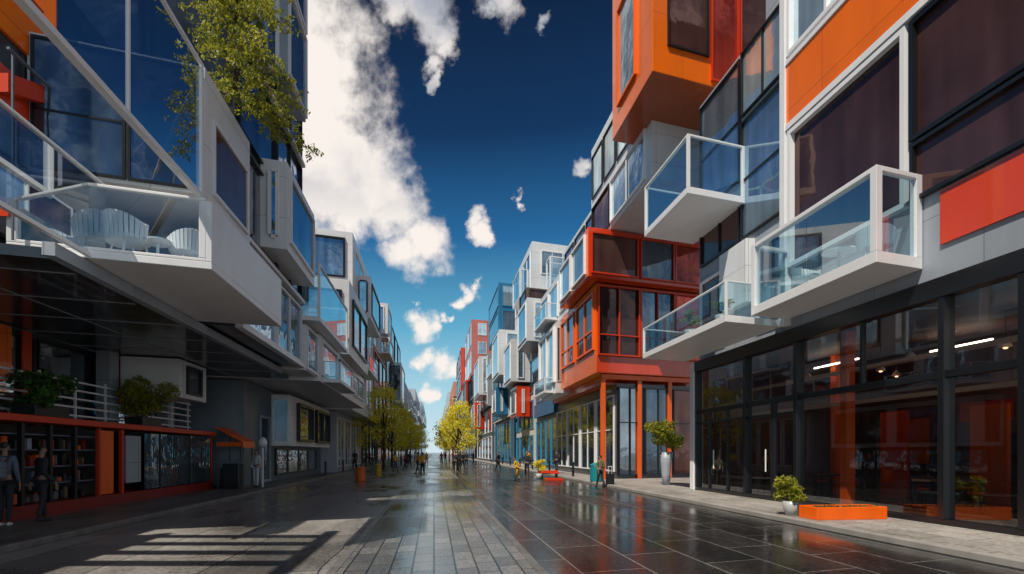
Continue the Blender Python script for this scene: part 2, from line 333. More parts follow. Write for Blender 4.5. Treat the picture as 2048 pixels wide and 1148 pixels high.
window(A,S2,16.5,18.0,5.6,8.4,1,1,'whitef','p_dark',.08,.1); panel(A,S2,18.2,19.9,6.6,8.7,'white',.3); window(A,S2,20.0,21.8,5.6,8.3,1,1,'whitef','p_mauve',.08,.1)
volume(A,1,8.3,16,20.9,25.6,16.1,24,'orange','bay',bevel=.03)
window(A,ST(1,8.3),22.5,24.7,17.1,21.4,1,1,'orangef','p_pale',.10,.12)
C=CM(1,8.3,20.9)
window(A,C,8.95,10.85,17.2,22,1,1,'dark','p_mauve',.07,.1); window(A,C,10.95,12.3,16.3,22,1,1,'redf','p_red',.08,.1); window(A,C,12.35,14.4,16.3,22,1,1,'redf','p_mauve',.08,.1)
balcony(A,1,8.3,10.6,18.0,21.7,10.1,12.05,glass='g_blue',slab=.22,pw=.11)
balcony(A,1,9.05,10.38,11.25,15.7,5.5,7.5,glass='g_blue',slab=.24,pw=.17,nm=2)
balcony(A,1,8.35,10.38,15.75,22.0,5.35,6.55,glass='g_blue',slab=.2,pw=.08,nm=3)
# ============================================================ ORANGE BUILDING
O=thing('apartment_building','bright orange and red stacked box house past the shopfront building on the right','building',(10,36,.12))
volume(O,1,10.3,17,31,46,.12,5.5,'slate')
Cg=CM(1,10.3,31)
window(O,Cg,10.4,11.9,.3,5.3,2,1,'dark','p_mir',.07,.12,split=.6)
window(O,Cg,12.1,13.9,.3,5.3,2,1,'dark','p_dark',.07,.1,split=.6); window(O,Cg,14.0,15.8,.3,5.3,1,1,'dark','p_mauve',.07,.1,split=.6)
b=MB(); P=CM(1,9.3,30.5)
for a in (9.3,11.6,13.6,15.4): b.P(P,a,a+.26,-.3,-.02,.12,5.7)
b.P(P,9.3,16,-.30,-.01,5.7,5.97); b.build('orange_portal_frame',M['orangef'],O,bevel=.02)
wgrid(O,ST(1,10.3),31.2,46,.3,5.1,4,1,.3,.4,'whitef',['p_dark','p_pale'],nu=2,split=.55)
volume(O,1,8.9,16.5,30.2,38.5,6.0,10.9,'orange'); volume(O,1,8.6,16.4,38.6,44.6,5.8,10.8,'white')
volume(O,1,9.6,16.4,31.5,44.5,5.52,5.98,'red','lower_band')
Cc=CM(1,8.9,30.2)
panel(O,Cc,8.93,16.4,6.03,6.9,'red',.04)
window(O,Cc,8.98,11.6,6.95,10.8,2,1,'redf','p_mauve',.08,.2,split=.3); window(O,Cc,11.65,13.9,6.95,10.8,2,1,'redf','p_dark',.08,.2,split=.3); window(O,Cc,13.95,16.3,6.95,10.8,1,1,'redf','p_red',.08,.2,split=.3)
So=ST(1,8.9)
window(O,So,30.5,34.2,7.3,10.5,2,1,'orangef','p_mauve',.12,.12,split=.35); window(O,So,34.7,38.2,7.3,10.5,2,1,'orangef','p_blue',.12,.12,split=.35)
window(O,ST(1,8.6),38.9,44.3,6.6,10.5,2,1,'whitef','p_pale',.18,.2)
window(O,CM(1,8.6,38.6),8.62,8.88,6.6,10.4,1,1,'whitef','p_blue',.04,.05)
volume(O,1,8.2,16,29.2,35.7,10.96,13.6,'red','bay',bevel=.02)
Co=CM(1,8.2,29.2); window(O,Co,8.35,11.2,11.15,13.35,1,1,'redf','p_mauve',.08,.12); window(O,Co,11.35,13.5,11.15,13.35,1,1,'redf','p_dark',.08,.12); window(O,Co,13.55,15.9,11.15,13.35,1,1,'redf','p_red',.08,.12)
panel(O,ST(1,8.2),29.25,35.65,11.0,13.55,'orange',.03)
window(O,ST(1,8.17),29.6,32.4,11.2,13.35,1,1,'whitef','p_pale',.12,.12); window(O,ST(1,8.17),32.7,35.4,11.2,13.35,1,1,'whitef','p_pale',.12,.12)
block(O,1,8.95,16,36,46,11.0,14.4,'white','whitef',['p_blue','p_pale'],3,1,0,0,gx=.5,gz=.9)
volume(O,1,9.5,16.5,24,33.2,13.65,19.8,'white','upper_storey')
wgrid(O,ST(1,9.5),24.2,33,16.5,19.4,4,1,.2,.4,'dark','p_pale',fw=.05)
window(O,ST(1,9.5),24.6,29.4,13.85,16.1,2,1,'whitef','p_pale',.08,.12); window(O,ST(1,9.5),29.6,32.8,13.85,16.1,1,1,'dark','p_mauve',.06,.12)
block(O,1,10,16.5,33.3,42,14.45,17,'white','dark','p_blue',3,1,0,0)
balcony(O,1,8.0,8.94,39.5,44,11.2,12.4,pw=.08)
balcony(O,1,7.9,8.58,39.4,43.6,5.9,7.0,pw=.08,glass='g_blue')
# ============================================================ BLUE / WHITE BUILDINGS
B=thing('apartment_building','low grey and blue framed glass building beside the orange house','building',(11,51,.12))
block(B,1,10.4,17,46.3,55.6,.12,5.0,'grey','bluef','p_dark',4,1,2,1,gx=.2)
volume(B,1,10.1,17,46.4,55.5,5.02,6.3,'blue','blue_band')
block(B,1,10.3,17,46.5,55.4,6.32,11.6,'lgrey','bluef',['p_blue','p_dark'],4,2,2,2,gx=.3,gz=.4)
balcony(B,1,9.0,10.3,47,51,8.8,10.0,mat='bluef',pw=.09)
block(B,1,8.4,16,49.6,55.3,11.7,15.6,'white','whitef',['p_blue','p_pale'],1,1,1,1,gx=1.0)
T=thing('apartment_building','tall white stepped tower with pale glass balconies behind the orange house','building',(12,62,.12))
block(T,1,10.2,18,56,68,.12,11,'white','bluef',['p_dark','p_blue'],4,3,2,3)
block(T,1,10,18.5,56.2,68,11.1,23.2,'white','whitef',['p_blue','p_pale'],2,2,2,3,gx=1.6,gz=1.6,nu=2)
block(T,1,8.9,11.5,53.2,56.9,13.4,17.6,'brown','dark','p_mauve',1,2,1,2,'bay',gx=.3,gz=.3)
balcony(T,1,9.0,10.0,58,63,18.0,21.0,glass='g_blue',pw=.16)
balcony(T,1,11.4,15.5,54.2,56,17.8,21.0,glass='g_blue',pw=.16)
block(T,1,8.0,10.1,57.0,63,9.0,13.4,'white','whitef',['p_blue','p_pale'],1,1,1,1,'bay',gx=1.0)
block(T,1,8.6,10.1,57.4,62,5.4,8.6,'red','whitef','p_pale',1,1,1,1,'bay',gx=.8)
U=thing('apartment_building','white and blue stacked house topped by a bright blue framed glass box','building',(11,75,.12))
block(U,1,9.6,17,68.4,86,.12,6,'grey','bluef','p_dark',6,1,2,1,gx=.2)
block(U,1,9.3,17,68.5,86,6.1,16.8,'white','bluef',['p_blue','p_dark'],5,3,2,3)
block(U,1,7.6,11.8,64.2,72,10.7,16,'white','whitef',['p_blue','p_pale'],1,1,1,1,'bay',gx=1.4)
block(U,1,8.3,12.5,70.5,83,17,23.4,'blue','bluef',['p_blue','p_pale'],1,2,1,2,'bay',gx=.5,gz=.5)
balcony(U,1,7.6,9.3,74,80,12.2,14.2,pw=.15)
block(U,1,7.8,9.3,69,74,6.4,9.8,'blue','whitef','p_pale',1,1,1,1,'bay',gx=1.2)
R5=thing('apartment_building','grey and white glass fronted house before the pink tower on the right','building',(11,100,.12))
block(R5,1,9.2,17,87,116,.12,9,'grey','whitef',['p_dark','p_blue'],5,2,2,2)
block(R5,1,8.6,17,88,115,9.1,17.5,'lgrey','whitef',['p_blue','p_pale'],4,2,2,2,gx=1.2)
block(R5,1,7.3,9.2,89,100,11,17.2,'white','whitef','p_pale',1,1,1,1,'bay',gx=2)
block(R5,1,7.6,9.2,103,112,6,11,'red','whitef','p_pale',1,1,1,1,'bay',gx=1.6)
R6=thing('apartment_building','pink and red topped tower far down the right side','building',(11,126,.12))
block(R6,1,8.3,17,117,140,.12,18,'lgrey','dark',['p_dark','p_blue'],4,4,3,4)
block(R6,1,8.0,17,117.2,140,18.1,30,'pink','whitef',['p_blue','p_pale'],2,2,2,3,gx=2.4,gz=1.4)
block(R6,1,7.2,9,124,134,12,18,'red','dark','p_dark',2,1,1,1,'bay')
R7=thing('apartment_building','bright red far tower with white lower storeys beyond the pink tower','building',(11,172,.12))
block(R7,1,8.3,17,164,196,.12,20,'white','dark',['p_dark','p_blue'],4,4,3,4)
block(R7,1,8.0,17,164.2,196,20.1,33,'red','dark',['p_blue','p_mauve'],3,2,2,2,gx=2,gz=1.5)
R65=thing('apartment_building','white mid height block tucked between the pink tower and the red tower','building',(11,152,.12))
block(R65,1,8.6,17,142,162,.12,22,'white','dark',['p_dark','p_blue'],4,5,3,5)
y=200
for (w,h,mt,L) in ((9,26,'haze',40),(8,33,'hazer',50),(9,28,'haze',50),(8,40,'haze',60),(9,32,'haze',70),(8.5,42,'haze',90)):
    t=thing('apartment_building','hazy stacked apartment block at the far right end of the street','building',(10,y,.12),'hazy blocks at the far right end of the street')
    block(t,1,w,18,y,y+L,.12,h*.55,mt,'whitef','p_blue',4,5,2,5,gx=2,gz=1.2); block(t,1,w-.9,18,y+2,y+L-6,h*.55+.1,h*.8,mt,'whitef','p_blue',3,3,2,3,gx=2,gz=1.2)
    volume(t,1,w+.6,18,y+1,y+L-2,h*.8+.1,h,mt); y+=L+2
# ============================================================ LEFT NEAR BUILDING
L1=thing('apartment_building','dark glass apartment block with white cantilevered balconies, nearest on the left','building',(-8,14,.12))
volume(L1,-1,8.9,15,2,9.1,.12,6.6,'slate'); wgrid(L1,ST(-1,8.9),2.2,9,.5,6.4,3,2,.3,.4,'dark','p_dark')  # out-of-view part of the block, added to shade the left pavement
b=MB()
for i in range(4): b.box(-12,-5.9,3.2+i*.85,3.42+i*.85,7.9,8.2)  # out-of-view bars added to throw stripes of shade on the paving
b.box(-9.1,-8.9,2.4,6.4,6.6,7.88); b.box(-6.1,-5.9,2.4,6.4,8.2,8.4); b.build('added_shade_bars',M['slate'],L1)
volume(L1,-1,7.5,14,9.2,15.1,5.1,11,'slate')
S=ST(-1,7.5)
window(L1,S,9.3,10.9,5.3,7.4,1,1,'dark','p_mir',.07,.1); window(L1,S,11,13,5.3,7.4,1,1,'dark','p_mir',.07,.1); window(L1,S,13.1,15,5.3,7.4,1,1,'dark','p_blue',.07,.1)
panel(L1,S,9.25,12.1,7.45,8.3,'red',.06); panel(L1,S,9.25,10.8,8.9,10.6,'orange',.06)
window(L1,S,12.2,15,7.5,10.5,2,1,'dark','p_mir',.08,.1); window(L1,S,10.85,12.1,8.4,10.5,1,1,'dark','p_mir',.07,.1)
b=MB()
for k in range(2):
    y0=9.3; z0=5.6+k*2.1; P=lambda y,d,z:(-7.5+d,y,z)
    b.hexa([P(y0,.12,z0),P(y0+4.6,.12,z0+1.9),P(y0,.3,z0),P(y0+4.6,.3,z0+1.9),P(y0,.12,z0+.32),P(y0+4.6,.12,z0+2.22),P(y0,.3,z0+.32),P(y0+4.6,.3,z0+2.22)])
b.build('slanting_stair_band',M['redf'],L1)
b=MB()
for z in (6.1,8.35): b.P(S,9.2,15,.35,.4,z,z+.04)
for i in range(7): b.P(S,9.3+i*.95,9.33+i*.95,.35,.38,5.2,8.35)
b.build('thin_railing',M['grey'],L1)
volume(L1,-1,5.5,14,15.2,22.6,5.1,20.4,'slate')
S=ST(-1,5.5)
for z0,z1,g in ((5.25,7.5,'p_blue'),(7.9,10.4,'p_mir'),(10.7,13.2,'p_mir'),(13.5,16.2,'p_blue'),(16.6,19.8,'p_mir')):
    window(L1,S,15.35,18.9,z0,z1,1,1,'whitef' if z0<6 else 'dark',g,.07,.12); window(L1,S,19.0,22.5,z0,z1,2,1,'whitef' if z0<6 else 'dark',g,.07,.12)
for z in (5.1,7.72,13.32): panel(L1,S,15.22,22.58,z-.04,z+.08,'whitef',.22,'ledge')
wgrid(L1,CM(-1,5.5,15.2),5.6,13.6,11.2,20.2,4,3,.12,.3,'dark',['p_blue','p_dark','p_mir'])
block(L1,-1,4.9,6,18.4,21,14.2,20.6,'lgrey','whitef','p_blue',1,2,1,2,'bay',gx=.1,gz=.2)
block(L1,-1,4.7,5.48,17.6,21.6,8.1,10.9,'white','whitef','p_blue',1,1,1,1,'bay',gx=.5,gz=.6)
volume(L1,-1,4.6,7.48,11.05,13.75,6.78,9.35,'white','bay',bevel=.015)
window(L1,ST(-1,4.6),11.4,13.5,6.95,8.5,1,1,'whitef','p_mauve',.07,.06)
Cb=CM(-1,4.6,11.05)
window(L1,Cb,4.68,5.9,6.85,9.28,1,1,'dark','p_mir',.05,.05); window(L1,Cb,5.93,7.4,6.85,9.28,1,1,'dark','p_blue',.05,.05,split=.45)
V=VO(-1,4.6); b=MB()
b.P(V,4.6,4.72,5.6,11.0,6.67,6.76); b.P(V,4.6,4.66,5.6,11.0,9.28,9.35); b.P(V,4.6,4.7,10.9,11.0,6.76,9.25)
b.P(V,4.6,4.64,8.3,8.34,6.76,9.25)
gb=b.build('glazed_balcony',M['whitef'],L1)
for y0,y1 in ((5.6,8.3),(8.36,10.9)):
    MB().quad(V(4.63,y0,6.76),V(4.63,y1,6.76),V(4.63,y1,9.25),V(4.63,y0,9.25)).build('glass_panel',M['g_tint'],gb,recalc=False)
V=VO(-1,6.1); b=MB(); b.P(V,6.1,6.18,7.2,10.3,5.08,5.15); b.P(V,6.1,6.14,7.2,10.3,6.54,6.58); b.P(V,6.2,7.6,10.2,10.26,5.08,5.14)
g2=b.build('glazed_balcony',M['whitef'],L1)
MB().quad(V(6.14,7.2,5.16),V(6.14,10.3,5.16),V(6.14,10.3,6.53),V(6.14,7.2,6.53)).build('glass_panel',M['g_tint'],g2,recalc=False)
V=VO(-1,4.2); y0,y1=10.4,15.15
b=MB(); b.P(V,4.2,7.3,y0,y1,5.06,5.2); b.P(V,4.2,4.3,y0,y1,5.2,6.35); b.P(V,7.16,7.3,y0,y0+.12,5.2,6.45); b.P(V,4.3,7.16,y0,y0+.09,6.34,6.4)
b.P(V,4.3,7.16,y0,y0+.06,5.2,5.26); b.P(V,4.3,4.42,y0,y0+.1,5.26,6.34)
bal=b.build('balcony',M['whitef'],L1,bevel=.012)
MB().quad(V(4.42,y0+.03,5.26),V(7.16,y0+.03,5.26),V(7.16,y0+.03,6.34),V(4.42,y0+.03,6.34)).build('glass_panel',M['g_clear'],bal,recalc=False)
MB().P(VO(-1,4.3),4.35,7.3,12.4,12.5,5.2,6.3).build('dark_screen',M['slate'],L1)
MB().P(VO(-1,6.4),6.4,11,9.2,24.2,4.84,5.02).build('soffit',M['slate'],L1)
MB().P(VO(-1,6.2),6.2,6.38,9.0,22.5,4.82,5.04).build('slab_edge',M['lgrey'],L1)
b=MB()
for k in range(7): y=10+k*2.0; b.P(VO(-1,6.4),6.5,10.9,y,y+.03,4.825,4.838)
b.P(VO(-1,6.4),8.5,8.53,9.3,24,4.822,4.836); b.build('soffit_trim',M['lgrey'],L1)
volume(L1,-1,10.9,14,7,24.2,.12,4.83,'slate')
wgrid(L1,ST(-1,10.9),9,24,.4,4.8,5,1,.1,.2,'dark','p_mir',nu=1,split=.62,fw=.06)
panel(L1,ST(-1,10.8),12.9,14.0,3.4,4.8,'orange',.05); panel(L1,ST(-1,10.8),14.4,14.7,2.6,4.8,'redf',.05); panel(L1,ST(-1,10.8),18.6,19.2,3.2,4.8,'red',.05)  # coloured strips standing in for orange reflections in the glass frontage
for y in (12.0,17.4,21.2): MB().box(-10.7,-10.25,y,y+.5,.12,4.83).build('column',M['lgrey'],L1,bevel=.01)
b=MB()
for i in range(5): b.box(-10.2,-10.17,11.2,23.0,2.62+i*.24,2.67+i*.24)
for i in range(9): b.box(-10.22,-10.16,11.3+i*1.43,11.35+i*1.43,.12,3.72)
b.build('slatted_railing',M['whitef'],L1)
block(L1,-1,8.7,10.4,18.8,21.0,3.5,4.8,'white','dark','p_dark',1,1,0,0,'bay',gx=1.0,gz=.3)
# ============================================================ LEFT 2
L2=thing('apartment_building','white and slate stepped house with a long glass balcony behind the nearest left block','building',(-8,30,.12))
volume(L2,-1,8.4,14,24.3,40.8,.12,4.8,'grey')
volume(L2,-1,5.2,12,25,40.9,4.85,7.0,'white'); volume(L2,-1,7,13,22.7,39.8,7.02,11,'white')
S=ST(-1,5.2); window(L2,S,25.3,29.4,5.15,6.8,1,1,'whitef','p_blue',.09,.1); window(L2,S,30,34.5,5.3,6.7,2,1,'dark','p_mauve',.06,.1); window(L2,S,35.3,40.3,5.3,6.7,2,1,'whitef','p_blue',.12,.1)
window(L2,CM(-1,5.2,25),5.4,8,5.1,6.8,1,1,'dark','p_blue',.08,.1)
volume(L2,-1,4.7,8,30.6,39,7.05,11.2,'white','bay',bevel=.03); window(L2,ST(-1,4.7),31.6,38,7.7,10.4,2,1,'dark','p_pale',.12,.12)
window(L2,CM(-1,4.7,30.6),5.1,6.9,7.6,10.6,1,1,'dark','p_blue',.10,.12)
balcony(L2,-1,4.7,7,22.7,30,7.03,9.4,glass='g_blue',slab=.18,pw=.10,nm=3)
block(L2,-1,5.3,8,22.7,24.9,5.0,6.9,'white','whitef','p_blue',1,1,0,0,'bay',gx=.1,gz=.1)
balcony(L2,-1,4.4,5.2,26,31,4.9,5.9,pw=.07)
wgrid(L2,ST(-1,7),22.9,30.4,8,10.8,3,1,.3,.3,'whitef',['p_blue','p_pale'])
volume(L2,-1,7.5,8.38,28.6,39.4,1.95,4.6,'white','bay'); window(L2,ST(-1,7.5),30,33.6,2.2,4.3,1,1,'dark','p_dark',.15,.2); window(L2,ST(-1,7.5),34.6,38.8,2.2,4.3,2,1,'dark','p_dark',.15,.2)
window(L2,CM(-1,7.5,28.6),7.55,8.3,2.1,4.4,1,1,'whitef','p_dark',.06,.05)
window(L2,ST(-1,8.4),29,39,.4,1.8,4,1,'dark','p_mir',.08,.1); window(L2,ST(-1,8.4),26.4,28.0,.14,3.4,1,1,'lgrey','p_dark',.12,.1,name='door')
L3=thing('apartment_building','tall white house with a big square window facing down the street on the left','building',(-8,46,.12))
volume(L3,-1,7.3,14,41.1,54.5,.12,4.7,'lgrey'); wgrid(L3,ST(-1,7.3),41.3,54.3,.3,4.5,4,1,.3,.4,'whitef',['p_dark','p_mauve'],nu=2)
volume(L3,-1,6,14,40.5,54,4.75,17.8,'white')
window(L3,CM(-1,6,40.5),6.5,9.4,14.4,17.3,1,1,'dark','p_blue',.12,.15); wgrid(L3,CM(-1,6,40.5),6.2,13.5,11,14.2,2,1,.6,.7,'whitef','p_dark')
wgrid(L3,ST(-1,6),40.7,53.8,5,17.5,2,3,1.4,1.2,'whitef',['p_blue','p_dark','p_pale'],nu=2)
block(L3,-1,4.9,6,42.5,50,12.0,15.2,'white','dark','p_pale',1,1,1,1,'bay',gx=1.2)
balcony(L3,-1,5.0,6,43,49,8,9.4,pw=.1)
L4=thing('apartment_building','pink and red house with white corner balconies on the left, beyond the white house','building',(-8,60,.12))
block(L4,-1,7.2,14,54.8,67,.12,5,'grey','dark',['p_dark','p_mauve'],4,1,1,1)
block(L4,-1,5.9,14,54.6,67,5.05,12,'pink','dark',['p_dark','p_mauve'],3,2,2,2)
block(L4,-1,6.1,14,54.7,67,12.1,16.4,'red','whitef',['p_dark','p_blue'],3,1,2,1)
balcony(L4,-1,4.9,6.1,61,67,12.6,14.4,pw=.16); block(L4,-1,5.2,7,62,67,15,18.4,'white','whitef','p_blue',1,1,1,1,'bay')
L5=thing('apartment_building','beige grey block with banded windows on the left, beyond the pink house','building',(-8,80,.12))
block(L5,-1,7,14,67.6,96,.12,5,'grey','dark',['p_dark','p_mauve'],5,1,1,1)
block(L5,-1,5.9,14,67.8,96,5.1,19.5,'beige','dark',['p_dark','p_blue'],4,3,2,4,gx=1.2)
block(L5,-1,4.9,6,82,92,9,15,'white','whitef','p_dark',1,1,1,1,'bay',gx=1.5)
y=98
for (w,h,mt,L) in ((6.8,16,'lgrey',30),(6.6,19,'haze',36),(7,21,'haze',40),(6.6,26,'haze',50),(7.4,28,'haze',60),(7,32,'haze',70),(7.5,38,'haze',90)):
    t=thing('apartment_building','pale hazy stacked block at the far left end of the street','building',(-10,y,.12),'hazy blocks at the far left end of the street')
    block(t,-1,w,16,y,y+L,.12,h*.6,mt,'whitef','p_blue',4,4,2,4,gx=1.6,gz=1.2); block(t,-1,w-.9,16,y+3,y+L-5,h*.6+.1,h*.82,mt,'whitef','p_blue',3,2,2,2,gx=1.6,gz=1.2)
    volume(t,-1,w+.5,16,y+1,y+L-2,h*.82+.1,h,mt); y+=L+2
# ============================================================ KIOSK
Kk=thing('market_kiosk','long dark market kiosk with red roof edge and shelves of goods along the left pavement','kiosk',(-9.6,17,.12))
D3=.25
def kb(x0,x1,*r): return (x0+D3,x1+D3)+r
b=MB(); b.box(*kb(-10.2,-9.2,11.2,22.6,2.28,2.44)); b.build('roof',M['redf'],Kk,bevel=.02)
b=MB(); b.box(*kb(-10.15,-9.3,11.2,22.5,.12,.42)); b.build('base',M['deepred'],Kk)
MB().box(*kb(-10.18,-10.1,11.2,22.5,.42,2.26)).build('back_panel',M['dark'],Kk)
for y in (11.25,12.1,13.0,13.9,14.9,16.0,18.2,20.4,22.4): MB().box(*kb(-9.42,-9.32,y,y+.09,.42,2.26)).build('post',M['redf'] if y in (14.9,16.0,22.4) else M['dark'],Kk)
for z in (.85,1.25,1.65,2.0):
    MB().box(*kb(-10.08,-9.45,11.3,14.9,z,z+.03)).build('shelf',M['grey'],Kk)
MB().box(*kb(-9.4,-9.34,15.02,15.6,.45,2.2)).build('orange_panel',M['orangef'],Kk)
MB().box(*kb(-9.36,-9.31,16.2,17.0,.7,2.1)).build('notice_board',M['lgrey'],Kk)
for y0,y1 in ((17.3,18.2),(18.3,20.4),(20.5,22.3)):
    MB().box(*kb(-9.36,-9.34,y0,y1,.45,2.2)).build('glazed_front',M['p_mir'],Kk)
b=MB()
for i in range(34): b.box(*kb(-9.33,-9.31,17.3+i*.15,17.315+i*.15,.45,2.2))
b.build('window_bars',M['dark'],Kk)
cols=['orangef','deepred','grey','dark','brown','dark','grey','lgrey']; nm={'orangef':'orange','deepred':'dark red','grey':'dark grey','dark':'black','brown':'brown','lgrey':'light grey'}
for z in (.88,1.28,1.68,.44):
    y=11.45
    while y<14.7:
        w=R.uniform(.05,.15); h=R.uniform(.1,.3); c=R.choice(cols)
        o=MB().box(*kb(-9.75+R.uniform(-.05,.05),-9.58+R.uniform(-.08,.05),y,y+w,z+.002,z+h)).build('goods_packet',M[c],bevel=.01)
        tag(o,nm[c]+' packet among the goods on the red roofed kiosk shelves','packet',nm[c]+' packets on the kiosk shelves'); y+=w+R.uniform(.02,.16)
aw=thing('awning_stand','small stand with an orange red sloping awning at the end of the kiosk','stand',(-8.4,23.4,.12))
b=MB(); b.hexa([(-9.0,22.7,2.6),(-7.9,22.7,2.0),(-9.0,24.2,2.6),(-7.9,24.2,2.0),(-9.0,22.7,2.67),(-7.9,22.7,2.07),(-9.0,24.2,2.67),(-7.9,24.2,2.07)]); b.box(-7.94,-7.88,22.7,24.2,1.8,2.0); b.box(-8.98,-7.9,22.7,22.74,1.85,2.03); b.build('awning',M['orangef'],aw)
for x,y in ((-7.98,22.75),(-7.98,24.1),(-8.95,22.75),(-8.95,24.1)): MB().tube((x,y,.12),(x,y,2.03 if x>-8.5 else 2.58),.03).build('post',M['dark'],aw)
MB().box(-8.9,-8.3,22.9,24.0,.12,.95).build('counter',M['dark'],aw,bevel=.02)
cab=thing('utility_cabinet','black boxy cabinet standing below the orange red awning','cabinet',(-8,22.4,.12))
MB().box(-8.5,-7.85,22.1,22.6,.2,1.15).build('body',M['dark'],cab,bevel=.02); MB().box(-8.53,-7.82,22.07,22.63,1.15,1.21).build('top',M['grey'],cab); MB().box(-8.45,-7.9,22.15,22.55,.12,.2).build('plinth',M['dark'],cab)
# ============================================================ FOLIAGE
def leaves(mb,c,r,n,size,rr,flat=1.0,droop=0):
    for _ in range(n):
        while True:
            p=Vector((rr.uniform(-1,1),rr.uniform(-1,1),rr.uniform(-1,1)))
            if p.length<1: break
        p=Vector((p.x*r,p.y*r,p.z*r*flat))+Vector(c)
        u=Vector((rr.uniform(-1,1),rr.uniform(-1,1),rr.uniform(-1,.6)-droop)).normalized(); w=u.cross(Vector((rr.uniform(-1,1),rr.uniform(-1,1),rr.uniform(-1,1)))).normalized()
        L=size*rr.uniform(.6,1.3)
        mb.quad(p-u*L*.5,p+w*L*.24,p+u*L*.5,p-w*L*.24)
def make_tree(seed,h,cr,leaf='l_yel',size=.2,n=60,clumps=44,label='x'):
    rr=random.Random(seed); t=thing('street_tree',label,'tree',(0,0,0))
    b=MB(); b.tube((0,0,0),(.05,0,h*.45),.11,.07); b.tube((.05,0,h*.45),(0,.05,h*.85),.07,.025)
    cm=MB()
    for i in range(clumps):
        a=rr.uniform(0,6.28); zz=rr.uniform(.32,1.0); rad=cr*math.sin(min(1,max(.12,(1.08-zz)*1.45))*1.57)*math.sqrt(rr.uniform(.1,1))
        p=Vector((math.cos(a)*rad,math.sin(a)*rad,h*zz))
        st=Vector((0,0,h*rr.uniform(.3,.7)*min(1,zz+.1)))
        if i%2==0: b.tube(st,p,.035,.01,5)
        leaves(cm,p,cr*rr.uniform(.16,.34),n,size,rr,.75)
    b.build('trunk',M['wood'],t,smooth=True); cm.build('crown',M[leaf],t,recalc=False)
    return t
t1=make_tree(1,6.6,2.4,label='yellow green street tree nearest on the left side of the street'); t2=make_tree(2,5.6,2.1,label='bright yellow street tree nearest, just right of the centre paving')
def place(o,x,y,z=0,sc=1,rot=0): o.location=(x,y,z); o.scale=(sc,sc,sc); o.rotation_euler=(0,0,rot); return o
place(t1,-4.6,50,0,1.15); place(t2,2.3,54,0,1.15)
gl='row of yellow green street trees down the left side'; gr='row of yellow street trees down the right of the centre'
for i,(x,y,sc,src) in enumerate([(-4.6,60,1.15,t2),(-4.2,70,1.1,t1),(-4.0,82,1.2,t2),(-4.2,98,1.2,t1),(-4.2,120,1.3,t2),(-4.2,150,1.4,t1)]):
    o=copy_tree(src); place(o,x,y,0,sc,i*1.3); o['label']='yellow green street tree receding in the left row behind the nearest one'; o['group']=gl
for i,(x,y,sc,src) in enumerate([(3.2,68,1.15,t1),(2.9,84,1.25,t2),(2.9,104,1.2,t1),(2.8,130,1.3,t2)]):
    o=copy_tree(src); place(o,x,y,0,sc,i*2.1); o['label']='yellow street tree receding behind the nearest one right of centre'; o['group']=gr
rr=random.Random(5); bt=thing('terrace_tree','leafy green yellow tree overhanging the white box balcony at the upper left','tree',(-5.05,12.9,9.35))
b=MB(); cm=MB(); base=Vector((-5.05,12.9,9.35)); pts=[base,at(474,150,13.0),at(470,60,13.1),at(480,-60,13.1)]
for i in range(3): b.tube(pts[i],pts[i+1],.10-.025*i,.075-.025*i)
for (px,py,Y,k0) in ((632,315,13.6,.1),(600,270,13.2,.1),(565,240,12.7,.1),(590,180,13.4,.5),(555,130,12.6,.5),(540,40,13,.8),(590,-10,13.4,.9),(400,50,12.4,.8),(375,0,12.6,.9),(420,110,12.2,.4),(440,190,12.3,.2),(500,230,12.2,.2),(520,90,12,.6),(450,0,12.4,.9),(490,20,12.3,.9),(575,60,13.6,.9),(530,180,13.8,.4),(510,150,12.2,.4),(395,90,12.9,.5),(610,225,13.6,.3),(545,270,13.5,.15),(480,120,12,.5),(440,60,13.5,.8),(560,20,12,.9),(580,215,12.4,.3),(560,160,13.2,.5),(500,60,13,.8),(600,300,13.4,.12),(420,20,12.1,.9),(535,100,13.4,.7)):
    e=at(px,py,Y); st=pts[0].lerp(pts[3],k0*.75+.12); mid=(st+e)/2+Vector((0,0,.28)); b.tube(st,mid,.026,.014,6); b.tube(mid,e,.014,.004,5)
    for j in range(32):
        t=rr.uniform(.3,1.03); p=(mid.lerp(e,(t-.5)*2) if t>.5 else st.lerp(mid,t*2))
        p=p+Vector((rr.uniform(-.24,.24),rr.uniform(-.24,.24),rr.uniform(-.2,.14)))
        leaves(cm,p,.11,11,.09,rr,.5,.5)
b.build('trunk',M['wood'],bt,smooth=True); cm.build('crown',M['l_mid'],bt,recalc=False)
def shrub(name,label,loc,r,h,leaf,size,n,pot=None):
    t=thing(name,label,'plant',loc); x,y,z=loc; rr=random.Random(int(abs(x*100+y*10)))
    if pot: pot(t,x,y,z)
    b=MB(); cm=MB(); top=z+h
    for i in range(9):
        e=Vector((x+rr.uniform(-r,r)*.8,y+rr.uniform(-r,r)*.8,top+rr.uniform(-r,r)*.7)); b.tube((x,y,z+ (h-r)*.6),e,.015,.006,5); leaves(cm,e,r*.5,n//9,size,rr,.8)
    b.build('stem',M['wood'],t); cm.build('foliage',M[leaf],t,recalc=False); return t
def vase(t,x,y,z):
    MB().lathe((x,y,z),[(.16,0),(.19,.5),(.23,1.0),(.28,1.5),(.24,1.5),(.2,1.42)],20).build('planter',M['lgrey'],t,smooth=True)
def troughpot(t,x,y,z):
    MB().box(x-.3,x+.3,y-.6,y+.6,z,z+.3).build('planter',M['dark'],t,bevel=.02)
def bowl(t,x,y,z):
    MB().lathe((x,y,z),[(.12,0),(.17,.15),(.2,.34),(.17,.34),(.14,.28)],18).build('planter',M['pot'],t,smooth=True)
